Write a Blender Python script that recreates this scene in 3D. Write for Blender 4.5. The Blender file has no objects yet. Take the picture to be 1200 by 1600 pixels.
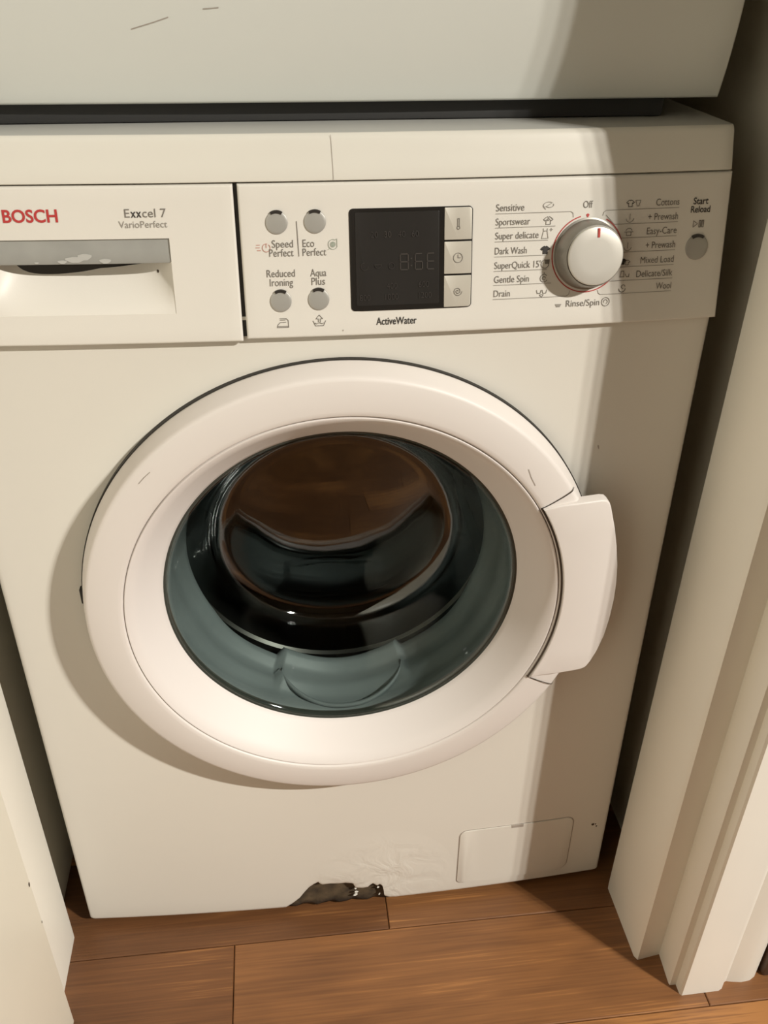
import bpy, bmesh, math, random
from mathutils import Vector, Matrix

random.seed(7)
SC = bpy.context.scene
COL = SC.collection

# ------------------------------------------------------------------ camera
cam_d = bpy.data.cameras.new('camera')
cam = bpy.data.objects.new('camera', cam_d)
COL.objects.link(cam)
cam_d.sensor_fit = 'VERTICAL'
cam_d.sensor_height = 36.0
cam_d.sensor_width = 27.0
cam_d.lens = 36.0 * 1418.3 / 1600.0
cam_d.clip_start = 0.02
CR = ((0.9932942, 0.0563123, -0.1009728),
      (-0.1154596, 0.5282768, -0.8411853),
      (0.0059726, 0.8472028, 0.5312361))
cm = Matrix(CR).to_4x4()
cm.translation = Vector((-0.0439869, -0.6649, 0.9597905))
cam.matrix_world = cm
SC.camera = cam

# ------------------------------------------------------------------ world, lamps, exposure
world = bpy.data.worlds.new('world')
world.use_nodes = True
world.node_tree.nodes['Background'].inputs[0].default_value = (0.03, 0.027, 0.022, 1)
world.node_tree.nodes['Background'].inputs[1].default_value = 0.2
SC.world = world
SC.view_settings.view_transform = 'Standard'
SC.view_settings.look = 'None'
SC.view_settings.gamma = 1.0
SC.view_settings.use_curve_mapping = False
SC.view_settings.exposure = 0.0
LAMP_COLOR = (1.0, 0.955, 0.875)
# three small spot bulbs of one ceiling fitting in the hall, up to the right, turned towards the closet
BULBS = [((2.02, -1.90, 2.50), 270), ((2.13, -1.91, 2.50), 245), ((2.25, -1.92, 2.50), 170)]
AIM = Vector((-0.75, -0.35, -0.20))
for i, (pos, w) in enumerate(BULBS):
    ld = bpy.data.lights.new('hall_bulb', 'SPOT')
    ld.energy = w
    ld.color = LAMP_COLOR
    ld.shadow_soft_size = 0.02
    ld.spot_size = math.radians(50)
    ld.spot_blend = 1.0
    lo = bpy.data.objects.new('hall_bulb', ld)
    lo.location = pos
    lo.rotation_euler = (AIM - Vector(pos)).to_track_quat('-Z', 'Y').to_euler()
    COL.objects.link(lo)


# ------------------------------------------------------------------ materials
def nt(name):
    m = bpy.data.materials.new(name)
    m.use_nodes = True
    t = m.node_tree
    return m, t, t.nodes['Principled BSDF']


def plain(name, col, rough=0.5, metal=0.0, bump=0.0, bscale=300.0, coat=0.0, var=0.03, vscale=6.0, spec=None):
    """painted / moulded surface: small tone variation plus fine relief"""
    m, t, b = nt(name)
    N, L = t.nodes, t.links
    tc = N.new('ShaderNodeTexCoord')
    nz = N.new('ShaderNodeTexNoise')
    nz.inputs['Scale'].default_value = vscale
    nz.inputs['Detail'].default_value = 5
    L.new(tc.outputs['Object'], nz.inputs['Vector'])
    cr = N.new('ShaderNodeValToRGB')
    cr.color_ramp.elements[0].position = 0.3
    cr.color_ramp.elements[1].position = 0.7
    cr.color_ramp.elements[0].color = tuple(c * (1 - var) for c in col) + (1,)
    cr.color_ramp.elements[1].color = tuple(min(1, c * (1 + var)) for c in col) + (1,)
    L.new(nz.outputs['Fac'], cr.inputs['Fac'])
    L.new(cr.outputs['Color'], b.inputs['Base Color'])
    b.inputs['Roughness'].default_value = rough
    b.inputs['Metallic'].default_value = metal
    b.inputs['Coat Weight'].default_value = coat
    if spec is not None:
        b.inputs['Specular IOR Level'].default_value = spec
    if bump:
        n2 = N.new('ShaderNodeTexNoise')
        n2.inputs['Scale'].default_value = bscale
        n2.inputs['Detail'].default_value = 2
        L.new(tc.outputs['Object'], n2.inputs['Vector'])
        bp = N.new('ShaderNodeBump')
        bp.inputs['Strength'].default_value = bump
        bp.inputs['Distance'].default_value = 0.001
        L.new(n2.outputs['Fac'], bp.inputs['Height'])
        L.new(bp.outputs['Normal'], b.inputs['Normal'])
    return m


M = {}
M['ring'] = plain('door_plastic', (0.675, 0.632, 0.597), 0.48, var=0.012)
M['funnel'] = plain('funnel_plastic', (0.685, 0.642, 0.612), 0.55, var=0.012)
M['panel'] = plain('panel_plastic', (0.675, 0.648, 0.592), 0.42, var=0.012, bump=0.03, bscale=900)
M['lid'] = plain('lid_laminate', (0.67, 0.648, 0.582), 0.40, var=0.015)
M['lid_top'] = plain('grey_worktop', (0.40, 0.40, 0.375), 0.5, var=0.04)
M['cabinet'] = plain('cabinet_enamel', (0.72, 0.70, 0.65), 0.40)
M['dryer'] = plain('upper_enamel', (0.65, 0.665, 0.625), 0.33, var=0.015)
M['silver'] = plain('silver_plastic', (0.38, 0.37, 0.34), 0.42, metal=0.25, var=0.02)
M['silver_lt'] = plain('pale_silver_plastic', (0.56, 0.53, 0.46), 0.40, metal=0.15, var=0.02)
M['knob_side'] = plain('brushed_metal_side', (0.27, 0.255, 0.225), 0.42, metal=0.6, var=0.06, vscale=60)
M['knob_face'] = plain('satin_metal_face', (0.62, 0.60, 0.545), 0.42, metal=0.35, var=0.015)
M['grip'] = plain('grey_grip_plastic', (0.30, 0.30, 0.28), 0.5, var=0.08, vscale=40)
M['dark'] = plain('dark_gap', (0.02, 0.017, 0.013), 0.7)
M['slot'] = plain('black_slot', (0.025, 0.021, 0.018), 0.4)
M['red'] = plain('red_ink', (0.45, 0.06, 0.05), 0.5)
M['logo_red'] = plain('logo_red_ink', (0.43, 0.03, 0.03), 0.5)
M['ink'] = plain('grey_ink', (0.17, 0.155, 0.135), 0.6)
M['ink_lt'] = plain('light_grey_ink', (0.27, 0.25, 0.22), 0.6)
M['ink_dark'] = plain('black_ink', (0.03, 0.027, 0.024), 0.6)
M['ink_green'] = plain('green_grey_ink', (0.33, 0.36, 0.30), 0.6)
M['ink_pink'] = plain('pink_red_ink', (0.52, 0.25, 0.20), 0.6)
M['display'] = plain('display_black', (0.018, 0.016, 0.014), 0.3, var=0.05, spec=0.25)
M['screen'] = plain('display_glass', (0.027, 0.025, 0.023), 0.3, var=0.05, spec=0.25)
M['ghost'] = plain('display_ghost_segments', (0.050, 0.044, 0.039), 0.35)
M['ghost_dim'] = plain('display_dim_segments', (0.037, 0.033, 0.030), 0.35)
M['rubber'] = plain('gasket_rubber', (0.195, 0.212, 0.217), 0.5, var=0.06, vscale=25)
M['seal'] = plain('glass_seal', (0.035, 0.042, 0.036), 0.3)
M['steel'] = plain('drum_steel', (0.05, 0.046, 0.042), 0.35, metal=0.8)
M['foot'] = plain('black_rubber_foot', (0.03, 0.03, 0.03), 0.7)
M['trim'] = plain('white_gloss_trim', (0.86, 0.83, 0.745), 0.38, bump=0.12, bscale=60, var=0.02)
M['doorleaf'] = plain('cream_door_paint', (0.92, 0.885, 0.76), 0.42, bump=0.1, bscale=50, var=0.02)
M['wall'] = plain('cream_wall_paint', (0.72, 0.63, 0.49), 0.8, bump=0.15, bscale=120, var=0.03)
M['closet'] = plain('closet_wall_paint', (0.70, 0.67, 0.57), 0.85, bump=0.2, bscale=90, var=0.06)
M['ceil'] = plain('ceiling_paint', (0.78, 0.74, 0.66), 0.85)
M['subfloor'] = plain('subfloor_board', (0.05, 0.03, 0.018), 0.9)
M['speck'] = plain('brown_speck', (0.05, 0.032, 0.02), 0.7)
M['scuff'] = plain('grey_scuff', (0.36, 0.32, 0.28), 0.6)
M['residue'] = plain('powder_residue', (0.42, 0.415, 0.39), 0.8)
M['chip'] = plain('paint_flake', (0.70, 0.68, 0.62), 0.6)


def enamel():
    """white enamel front, with blistered paint round the rusted hole"""
    m = plain('front_enamel', (0.675, 0.65, 0.588), 0.36, var=0.015, vscale=4)
    t = m.node_tree
    N, L = t.nodes, t.links
    b = N['Principled BSDF']
    tc = N.new('ShaderNodeTexCoord')
    mp = N.new('ShaderNodeVectorMath'); mp.operation = 'DISTANCE'
    mp.inputs[1].default_value = (0.035, -0.011, 0.048)
    L.new(tc.outputs['Object'], mp.inputs[0])
    mr = N.new('ShaderNodeMapRange')
    mr.inputs['From Min'].default_value = 0.02
    mr.inputs['From Max'].default_value = 0.085
    mr.inputs['To Min'].default_value = 1.0
    mr.inputs['To Max'].default_value = 0.0
    L.new(mp.outputs['Value'], mr.inputs['Value'])
    nz = N.new('ShaderNodeTexNoise')
    nz.inputs['Scale'].default_value = 32
    nz.inputs['Detail'].default_value = 3
    nz.inputs['Distortion'].default_value = 0.8
    L.new(tc.outputs['Object'], nz.inputs['Vector'])
    mu = N.new('ShaderNodeMath'); mu.operation = 'MULTIPLY'
    L.new(nz.outputs['Fac'], mu.inputs[0]); L.new(mr.outputs['Result'], mu.inputs[1])
    bp = N.new('ShaderNodeBump')
    bp.inputs['Strength'].default_value = 0.6
    bp.inputs['Distance'].default_value = 0.005
    L.new(mu.outputs[0], bp.inputs['Height'])
    L.new(bp.outputs['Normal'], b.inputs['Normal'])
    return m


M['enamel'] = enamel()


def rust():
    m, t, b = nt('rusty_metal')
    N, L = t.nodes, t.links
    tc = N.new('ShaderNodeTexCoord')
    nz = N.new('ShaderNodeTexNoise')
    nz.inputs['Scale'].default_value = 55
    nz.inputs['Detail'].default_value = 8
    L.new(tc.outputs['Object'], nz.inputs['Vector'])
    cr = N.new('ShaderNodeValToRGB')
    cr.color_ramp.elements[0].position = 0.35
    cr.color_ramp.elements[0].color = (0.035, 0.024, 0.013, 1)
    cr.color_ramp.elements[1].position = 0.75
    cr.color_ramp.elements[1].color = (0.125, 0.086, 0.045, 1)
    L.new(nz.outputs['Fac'], cr.inputs['Fac'])
    L.new(cr.outputs['Color'], b.inputs['Base Color'])
    b.inputs['Roughness'].default_value = 0.9
    bp = N.new('ShaderNodeBump')
    bp.inputs['Strength'].default_value = 0.6
    bp.inputs['Distance'].default_value = 0.003
    L.new(nz.outputs['Fac'], bp.inputs['Height'])
    L.new(bp.outputs['Normal'], b.inputs['Normal'])
    return m


M['rust'] = rust()


def wood():
    m, t, b = nt('wood_plank')
    N, L = t.nodes, t.links
    geo = N.new('ShaderNodeNewGeometry')
    oi = N.new('ShaderNodeObjectInfo')
    off = N.new('ShaderNodeVectorMath'); off.operation = 'SCALE'
    off.inputs[0].default_value = (7.3, 3.1, 9.7)
    L.new(oi.outputs['Random'], off.inputs['Scale'])
    add = N.new('ShaderNodeVectorMath'); add.operation = 'ADD'
    L.new(geo.outputs['Position'], add.inputs[0]); L.new(off.outputs[0], add.inputs[1])
    mp = N.new('ShaderNodeMapping')
    mp.inputs['Scale'].default_value = (2.4, 15.0, 15.0)
    L.new(add.outputs[0], mp.inputs['Vector'])
    # broad figure
    n1 = N.new('ShaderNodeTexNoise')
    n1.inputs['Scale'].default_value = 1.2
    n1.inputs['Detail'].default_value = 3
    n1.inputs['Distortion'].default_value = 0.6
    L.new(mp.outputs['Vector'], n1.inputs['Vector'])
    mul = N.new('ShaderNodeMath'); mul.operation = 'MULTIPLY'; mul.inputs[1].default_value = 26.0
    L.new(n1.outputs['Fac'], mul.inputs[0])
    sn = N.new('ShaderNodeMath'); sn.operation = 'SINE'
    L.new(mul.outputs[0], sn.inputs[0])
    # fine pores
    mp2 = N.new('ShaderNodeMapping')
    mp2.inputs['Scale'].default_value = (9.0, 420.0, 420.0)
    L.new(add.outputs[0], mp2.inputs['Vector'])
    n2 = N.new('ShaderNodeTexNoise')
    n2.inputs['Scale'].default_value = 1.0
    n2.inputs['Detail'].default_value = 3
    L.new(mp2.outputs['Vector'], n2.inputs['Vector'])
    # blotch
    n3 = N.new('ShaderNodeTexNoise')
    n3.inputs['Scale'].default_value = 5.0
    n3.inputs['Detail'].default_value = 3
    L.new(add.outputs[0], n3.inputs['Vector'])
    a1 = N.new('ShaderNodeMath'); a1.operation = 'MULTIPLY_ADD'
    a1.inputs[1].default_value = 0.06
    pore = N.new('ShaderNodeMath'); pore.operation = 'MULTIPLY_ADD'
    pore.inputs[1].default_value = 0.55; pore.inputs[2].default_value = 0.225
    L.new(n2.outputs['Fac'], pore.inputs[0])
    L.new(sn.outputs[0], a1.inputs[0]); L.new(pore.outputs[0], a1.inputs[2])
    a2 = N.new('ShaderNodeMath'); a2.operation = 'MULTIPLY_ADD'
    a2.inputs[1].default_value = 0.6
    L.new(n3.outputs['Fac'], a2.inputs[0]); L.new(a1.outputs[0], a2.inputs[2])
    a3 = N.new('ShaderNodeMath'); a3.operation = 'MULTIPLY_ADD'
    a3.inputs[1].default_value = 0.22
    L.new(oi.outputs['Random'], a3.inputs[0]); L.new(a2.outputs[0], a3.inputs[2])
    cr = N.new('ShaderNodeValToRGB')
    e = cr.color_ramp.elements
    e[0].position = 0.55; e[0].color = (0.14, 0.06, 0.024, 1)
    e[1].position = 1.30; e[1].color = (0.45, 0.205, 0.068, 1)
    k = e.new(0.9); k.color = (0.265, 0.115, 0.041, 1)
    sc = N.new('ShaderNodeMath'); sc.operation = 'MULTIPLY'; sc.inputs[1].default_value = 0.92
    L.new(a3.outputs[0], sc.inputs[0])
    L.new(sc.outputs[0], cr.inputs['Fac'])
    mc = N.new('ShaderNodeMix'); mc.data_type = 'RGBA'; mc.blend_type = 'MULTIPLY'
    mc.inputs[0].default_value = 1.0
    L.new(cr.outputs['Color'], mc.inputs[6]); L.new(oi.outputs['Color'], mc.inputs[7])
    L.new(mc.outputs[2], b.inputs['Base Color'])
    b.inputs['Roughness'].default_value = 0.42
    bp = N.new('ShaderNodeBump')
    bp.inputs['Strength'].default_value = 0.15
    bp.inputs['Distance'].default_value = 0.0006
    L.new(n2.outputs['Fac'], bp.inputs['Height'])
    L.new(bp.outputs['Normal'], b.inputs['Normal'])
    return m


M['wood'] = wood()


def glass():
    """clear bowl glass: tinted straight-through light plus surface reflection rising at grazing angles"""
    m = bpy.data.materials.new('bowl_glass')
    m.use_nodes = True
    t = m.node_tree
    N, L = t.nodes, t.links
    N.clear()
    out = N.new('ShaderNodeOutputMaterial')
    tr = N.new('ShaderNodeBsdfTransparent')
    tr.inputs[0].default_value = (0.86, 0.90, 0.885, 1)
    gl = N.new('ShaderNodeBsdfGlossy')
    gl.inputs['Roughness'].default_value = 0.035
    gl.inputs['Color'].default_value = (1, 1, 1, 1)
    lw = N.new('ShaderNodeLayerWeight')
    lw.inputs['Blend'].default_value = 0.5
    pw = N.new('ShaderNodeMath'); pw.operation = 'POWER'; pw.inputs[1].default_value = 4.0
    L.new(lw.outputs['Facing'], pw.inputs[0])
    ma = N.new('ShaderNodeMath'); ma.operation = 'MULTIPLY_ADD'
    ma.inputs[1].default_value = 0.90
    ma.inputs[2].default_value = 0.055
    L.new(pw.outputs[0], ma.inputs[0])
    tc = N.new('ShaderNodeTexCoord')
    nz = N.new('ShaderNodeTexNoise')
    nz.inputs['Scale'].default_value = 16
    nz.inputs['Detail'].default_value = 1
    L.new(tc.outputs['Object'], nz.inputs['Vector'])
    bp = N.new('ShaderNodeBump')
    bp.inputs['Strength'].default_value = 0.25
    bp.inputs['Distance'].default_value = 0.004
    L.new(nz.outputs['Fac'], bp.inputs['Height'])
    L.new(bp.outputs['Normal'], gl.inputs['Normal'])
    mx = N.new('ShaderNodeMixShader')
    L.new(ma.outputs[0], mx.inputs['Fac'])
    L.new(tr.outputs[0], mx.inputs[1])
    L.new(gl.outputs[0], mx.inputs[2])
    L.new(mx.outputs[0], out.inputs['Surface'])
    return m


M['glass'] = glass()


# ------------------------------------------------------------------ helpers
def link(name, me, mat, parent=None, smooth=True):
    o = bpy.data.objects.new(name, me)
    COL.objects.link(o)
    if mat:
        me.materials.append(M[mat] if isinstance(mat, str) else mat)
    if smooth:
        for p in me.polygons:
            p.use_smooth = True
    if parent is not None:
        o.parent = parent
        o.matrix_parent_inverse = Matrix.Translation(parent_loc(parent)).inverted()
    return o


def parent_loc(o):
    v = Vector((0, 0, 0))
    while o is not None:
        v = v + Vector(o.location)
        o = o.parent if False else None
    return v


def from_bm(name, bm, mat, parent=None, smooth=True, angle=None, recalc=True):
    if recalc:
        bmesh.ops.recalc_face_normals(bm, faces=bm.faces)
    if angle is not None:
        for e in bm.edges:
            if len(e.link_faces) == 2 and e.calc_face_angle(0) > math.radians(angle):
                e.smooth = False
    me = bpy.data.meshes.new(name)
    bm.to_mesh(me)
    bm.free()
    return link(name, me, mat, parent, smooth)


def tag(o, label=None, cat=None, group=None, kind=None):
    if label: o['label'] = label
    if cat: o['category'] = cat
    if group: o['group'] = group
    if kind: o['kind'] = kind
    return o


def box_bm(x0, x1, y0, y1, z0, z1, bevel=0.0, seg=2):
    bm = bmesh.new()
    vs = [bm.verts.new((x, y, z)) for x in (x0, x1) for y in (y0, y1) for z in (z0, z1)]
    for f in ((0, 1, 3, 2), (4, 6, 7, 5), (0, 4, 5, 1), (2, 3, 7, 6), (0, 2, 6, 4), (1, 5, 7, 3)):
        bm.faces.new([vs[i] for i in f])
    bmesh.ops.recalc_face_normals(bm, faces=bm.faces)
    if bevel:
        bmesh.ops.bevel(bm, geom=list(bm.edges), offset=bevel, segments=seg, affect='EDGES', profile=0.5)
    return bm


def box(name, x0, x1, y0, y1, z0, z1, mat, parent=None, bevel=0.0):
    return from_bm(name, box_bm(x0, x1, y0, y1, z0, z1, bevel), mat, parent, smooth=bevel > 0, angle=35)


def prism(name, poly, z0, z1, mat, parent=None, lean=0.0):
    """vertical extrusion of an (x, y) outline; lean shifts x with height"""
    bm = bmesh.new()
    a = [bm.verts.new((x + lean * z0, y, z0)) for x, y in poly]
    b = [bm.verts.new((x + lean * z1, y, z1)) for x, y in poly]
    n = len(poly)
    for i in range(n):
        bm.faces.new((a[i], a[(i + 1) % n], b[(i + 1) % n], b[i]))
    bm.faces.new(a); bm.faces.new(b)
    return from_bm(name, bm, mat, parent, smooth=True, angle=28)


def lathe(name, prof, cx, cz, mat, parent=None, n=128, angle=40, closed=False, a0=0.0, a1=None, recalc=True, dy=0.0):
    """revolve (r, y) outline round the machine's door axis (parallel to y)"""
    bm = bmesh.new()
    full = a1 is None
    steps = n if full else n + 1
    rows = []
    for k in range(steps):
        th = 2 * math.pi * k / n if full else a0 + (a1 - a0) * k / n
        c, s = math.cos(th), math.sin(th)
        rows.append([bm.verts.new((cx + r * c, y + dy, cz + r * s)) for r, y in prof])
    m = len(prof)
    for k in range(n):
        A, B = rows[k], rows[(k + 1) % steps]
        for j in range(m if closed else m - 1):
            j2 = (j + 1) % m
            try:
                bm.faces.new((A[j], A[j2], B[j2], B[j]))
            except ValueError:
                pass
    bmesh.ops.remove_doubles(bm, verts=bm.verts, dist=1e-6)
    return from_bm(name, bm, mat, parent, True, angle, recalc)


# ------------------------------------------------------------------ measured geometry (metres; x right, y away, z up)
W = 0.2985            # half width of washing machine
BULGE = 0.011
ZB = 0.012
DCX, DCZ = -0.001, 0.4625


def bow(x):
    return -BULGE * (1 - (x / W) ** 2)


PZ0, PY0, PZ1, PY1 = 0.7090, -0.0066, 0.8160, 0.0126


def S(x, z, off=0.0):
    """control panel front surface"""
    return PY0 + (PY1 - PY0) * (z - 0.7097) / (0.8161 - 0.7097) + bow(x) - off


def sheet(name, xs, zs, yf, mat, parent, depth, edge=0.0015, skip=None, edges=(1, 1, 1, 1), mat_smooth=38):
    """curved front plate on an x/z grid with eased rim, returned backwards by depth"""
    x0, x1, z0, z1 = xs[0], xs[-1], zs[0], zs[-1]

    def ex(vals, on0, on1):
        out = set(vals)
        for k in (0.0, 0.25, 0.6, 1.0):
            if on0: out.add(vals[0] + edge * k)
            if on1: out.add(vals[-1] - edge * k)
        return sorted(out)
    X = ex(xs, edges[0], edges[1]); Z = ex(zs, edges[2], edges[3])

    def o(d):
        if d >= edge: return 0.0
        return edge * (1 - math.sqrt(max(0, 1 - ((edge - d) / edge) ** 2)))
    bm = bmesh.new()
    g = {}
    for i, x in enumerate(X):
        for j, z in enumerate(Z):
            d = 0
            if edges[0]: d = max(d, o(x - x0))
            if edges[1]: d = max(d, o(x1 - x))
            if edges[2]: d = max(d, o(z - z0))
            if edges[3]: d = max(d, o(z1 - z))
            g[i, j] = bm.verts.new((x, yf(x, z) + d, z))
    for i in range(len(X) - 1):
        for j in range(len(Z) - 1):
            if skip and skip((X[i] + X[i + 1]) / 2, (Z[j] + Z[j + 1]) / 2):
                continue
            bm.faces.new((g[i, j], g[i + 1, j], g[i + 1, j + 1], g[i, j + 1]))
    bmesh.ops.delete(bm, geom=[v for v in bm.verts if not v.link_faces], context='VERTS')
    be = [e for e in bm.edges if len(e.link_faces) == 1]
    r = bmesh.ops.extrude_edge_only(bm, edges=be)
    for v in r['geom']:
        if isinstance(v, bmesh.types.BMVert):
            v.co.y += depth
    return from_bm(name, bm, mat, parent, True, mat_smooth)


def lin(a, b, n):
    return [a + (b - a) * i / n for i in range(n + 1)]


# ------------------------------------------------------------------ the room
CEIL = 2.66
HX0, HX1, HY0 = -1.5, 3.4, -3.0
WALLY = -0.128

floor = tag(box('floor', HX0, HX1, HY0, 0.70, -0.06, -0.0125, 'subfloor'), kind='structure')
# planks: rows run along x, 127 mm wide, joints measured where the photo shows them
ROWW, LEN = 0.127, 0.506
plank_bm = box_bm(-LEN / 2 + 0.0004, LEN / 2 - 0.0004, -ROWW / 2 + 0.0004, ROWW / 2 - 0.0004, -0.0125, 0.0, 0.0)
top = [e for e in plank_bm.edges if all(abs(v.co.z) < 1e-6 for v in e.verts)]
bmesh.ops.bevel(plank_bm, geom=top, offset=0.0009, segments=1, affect='EDGES')
plank_me = bpy.data.meshes.new('plank')
plank_bm.to_mesh(plank_me); plank_bm.free()
plank_me.materials.append(M['wood'])
known = {0: 0.0405, 1: -0.1357}
rowj = 0
y_hi = -0.041 + ROWW            # row 0 lies under the machine's front edge
k = -1
while True:
    yc = y_hi - ROWW * (k + 0.5)
    if yc < HY0 + 0.06:
        break
    if k in known:
        j0 = known[k]
    else:
        j0 = random.uniform(-0.25, 0.25)
    st = j0 - LEN * math.ceil((j0 - HX0) / LEN)
    x = st
    while x < HX1:
        xa, xb = max(x, HX0), min(x + LEN, HX1)
        if yc > -0.06 and (xb < -0.75 or xa > 0.75):
            x += LEN
            continue
        if xb - xa > 0.03:
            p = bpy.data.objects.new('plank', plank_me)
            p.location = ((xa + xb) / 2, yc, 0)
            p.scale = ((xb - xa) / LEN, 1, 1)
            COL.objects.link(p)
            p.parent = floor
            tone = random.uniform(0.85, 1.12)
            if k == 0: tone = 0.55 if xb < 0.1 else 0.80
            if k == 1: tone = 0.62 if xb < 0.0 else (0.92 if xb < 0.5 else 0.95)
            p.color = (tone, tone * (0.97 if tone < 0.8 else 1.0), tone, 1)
        x += LEN
    k += 1

tag(box('wall_back', -0.46, 0.46, 0.68, 0.74, 0, CEIL, 'closet'), kind='structure')
tag(box('wall_left', -0.46, -0.337, -0.010, 0.68, 0, CEIL, 'closet'), kind='structure')
tag(box('wall_right', 0.352, 0.46, -0.012, 0.68, 0, CEIL, 'closet'), kind='structure')
tag(box('ceiling', HX0, HX1, HY0, 0.74, CEIL, CEIL + 0.05, 'ceil'), kind='structure')
tag(box('wall_hall_right_of_doorway', 0.385, HX1, WALLY, -0.02, 0, CEIL, 'wall'), kind='structure')
tag(box('wall_hall_left_of_doorway', HX0, -0.385, WALLY, -0.045, 0, CEIL, 'wall'), kind='structure')
tag(box('wall_hall_over_doorway', -0.385, 0.385, WALLY, -0.045, 2.06, CEIL, 'wall'), kind='structure')
tag(box('wall_hall_far', HX0, HX1, HY0 - 0.08, HY0, 0, CEIL, 'wall'), kind='structure')
tag(box('wall_hall_left', HX0 - 0.08, HX0, HY0, WALLY, 0, CEIL, 'wall'), kind='structure')
tag(box('wall_hall_right', HX1, HX1 + 0.08, HY0, WALLY, 0, CEIL, 'wall'), kind='structure')

LEAN = 0.014
# right door lining: stop, step back, jamb
jambR = [(0.3105, -0.012), (0.3075, -0.018), (0.3085, -0.1045), (0.3112, -0.1095), (0.3375, -0.1058),
         (0.3352, -0.1395), (0.3360, -0.1415), (0.385, -0.1415), (0.385, -0.016), (0.345, -0.010)]
tag(prism('trim_1', jambR, 0.0, 2.02, 'trim', lean=LEAN), 'white painted right door lining with stop beside washing machine', kind='structure')
archR = [(0.3425, -0.1395), (0.3425, -0.1520), (0.3445, -0.1540), (0.386, -0.1535), (0.3905, -0.1515), (0.393, -0.1465),
         (0.3985, -0.1440), (0.405, -0.1455), (0.415, -0.1470), (0.425, -0.1460), (0.432, -0.1425), (0.4365, -0.1365), (0.438, -0.128), (0.3445, -0.128)]
tag(prism('trim_2', archR, 0.0, 2.10, 'trim', lean=LEAN), 'moulded white architrave on the right of the doorway', kind='structure')
jambL = [(-0.318, -0.008), (-0.3165, -0.012), (-0.3165, -0.1060), (-0.320, -0.1095), (-0.343, -0.1095), (-0.343, -0.1415), (-0.385, -0.1415), (-0.385, -0.008)]
tag(prism('trim_3', jambL, 0.0, 2.02, 'trim'), 'white painted left door lining beside washing machine', kind='structure')
archL = [(-x - 0.006, y) for x, y in archR]
tag(prism('trim_4', archL, 0.0, 2.10, 'trim'), 'moulded white architrave behind the open door', kind='structure')
tag(box('trim_5', -0.385, 0.385, -0.1415, -0.008, 2.02, 2.06, 'trim'), 'white painted door head lining', kind='structure')

M['skirting'] = plain('dark_stained_wood', (0.085, 0.045, 0.025), 0.5, var=0.15, vscale=20)
tag(box('baseboard_right', 0.4405, HX1, -0.144, WALLY, 0, 0.11, 'skirting', bevel=0.003), 'dark stained baseboard along the hall wall right of the doorway', kind='structure')

# open door leaf, swung out at right angles on the left
leaf_bm = box_bm(-0.338, -0.299, -0.83, -0.1115, 0.006, 1.99, 0.0015, 2)
leaf = tag(from_bm('door_1', leaf_bm, 'doorleaf', smooth=True, angle=35), 'cream painted door standing open on the left', kind='structure')
for (yy, zz, r) in ((-0.1150, 0.236, 0.0022), (-0.1135, 0.178, 0.0012)):
    bm = bmesh.new()
    bmesh.ops.create_uvsphere(bm, u_segments=8, v_segments=5, radius=r)
    for v in bm.verts:
        v.co = Vector((-0.2989 + v.co.x * 0.12, yy + v.co.y * 0.8, zz + v.co.z * 1.3))
    from_bm('paint_nick', bm, 'speck', leaf)

# ------------------------------------------------------------------ hall ceiling light (its bulbs are the lamps set at the top)
cl = bpy.data.objects.new('ceiling_light', None)
cl.location = (2.2, -1.9, CEIL)
COL.objects.link(cl)
tag(cl, 'bar ceiling light with three bare bulbs in the hall', 'light')
box('mounting_bar', 1.98, 2.35, -1.94, -1.88, CEIL - 0.03, CEIL, 'trim', cl, 0.004)
for pos, w in BULBS:
    bm = bmesh.new()
    bmesh.ops.create_cone(bm, cap_ends=True, segments=16, radius1=0.014, radius2=0.014, depth=0.11,
                          matrix=Matrix.Translation((pos[0], pos[1], CEIL - 0.085)))
    from_bm('lamp_holder', bm, 'trim', cl, True, 40)

# ------------------------------------------------------------------ washing machine
wm = bpy.data.objects.new('washing_machine', None)
wm.location = (0, 0.28, 0)
COL.objects.link(wm)
tag(wm, 'white front loading washing machine with round glass door and rusted bottom edge', 'washing machine')

# front plate: polar grid from the porthole out to the rim; the bottom edge has the rusted bite
bite = [(-0.0763, 0.0122), (-0.0690, 0.0180), (-0.0602, 0.0270), (-0.0545, 0.0365), (-0.0485, 0.0453), (-0.0430, 0.0500), (-0.0380, 0.0531), (-0.0355, 0.0492),
        (-0.0330, 0.0476), (-0.0243, 0.0483), (-0.0150, 0.0470), (-0.0067, 0.0470), (0.0000, 0.0452), (0.0021, 0.0437), (0.0040, 0.0380), (0.0060, 0.0358),
        (0.0130, 0.0345), (0.0190, 0.0353), (0.0215, 0.0385), (0.0249, 0.0412), (0.0285, 0.0375), (0.0301, 0.0362), (0.0330, 0.0385), (0.0361, 0.0340), (0.0377, 0.0250),
        (0.0384, 0.0170), (0.0400, 0.0150), (0.0440, 0.0128)]
FT = 0.7260
rc = 0.0045
B = []
B += [(x, ZB) for x in lin(-W + rc, -0.085, 16)]
B += bite
B += [(x, ZB) for x in lin(0.052, W - rc, 18)]
B += [(W - rc + rc * math.sin(a), ZB + rc - rc * math.cos(a)) for a in (0.4, 0.8, 1.2)]
B += [(W, z) for z in lin(ZB + rc, FT, 40)]
B += [(x, FT) for x in lin(W, -W, 44)[1:-1]]
B += [(-W, z) for z in lin(FT, ZB + rc, 40)]
B += [(-W + rc - rc * math.sin(a), ZB + rc - rc * math.cos(a)) for a in (1.2, 0.8, 0.4)]
bm = bmesh.new()
rings = []
R0 = 0.178
ts = lin(0.0, 1.0, 16)
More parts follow.
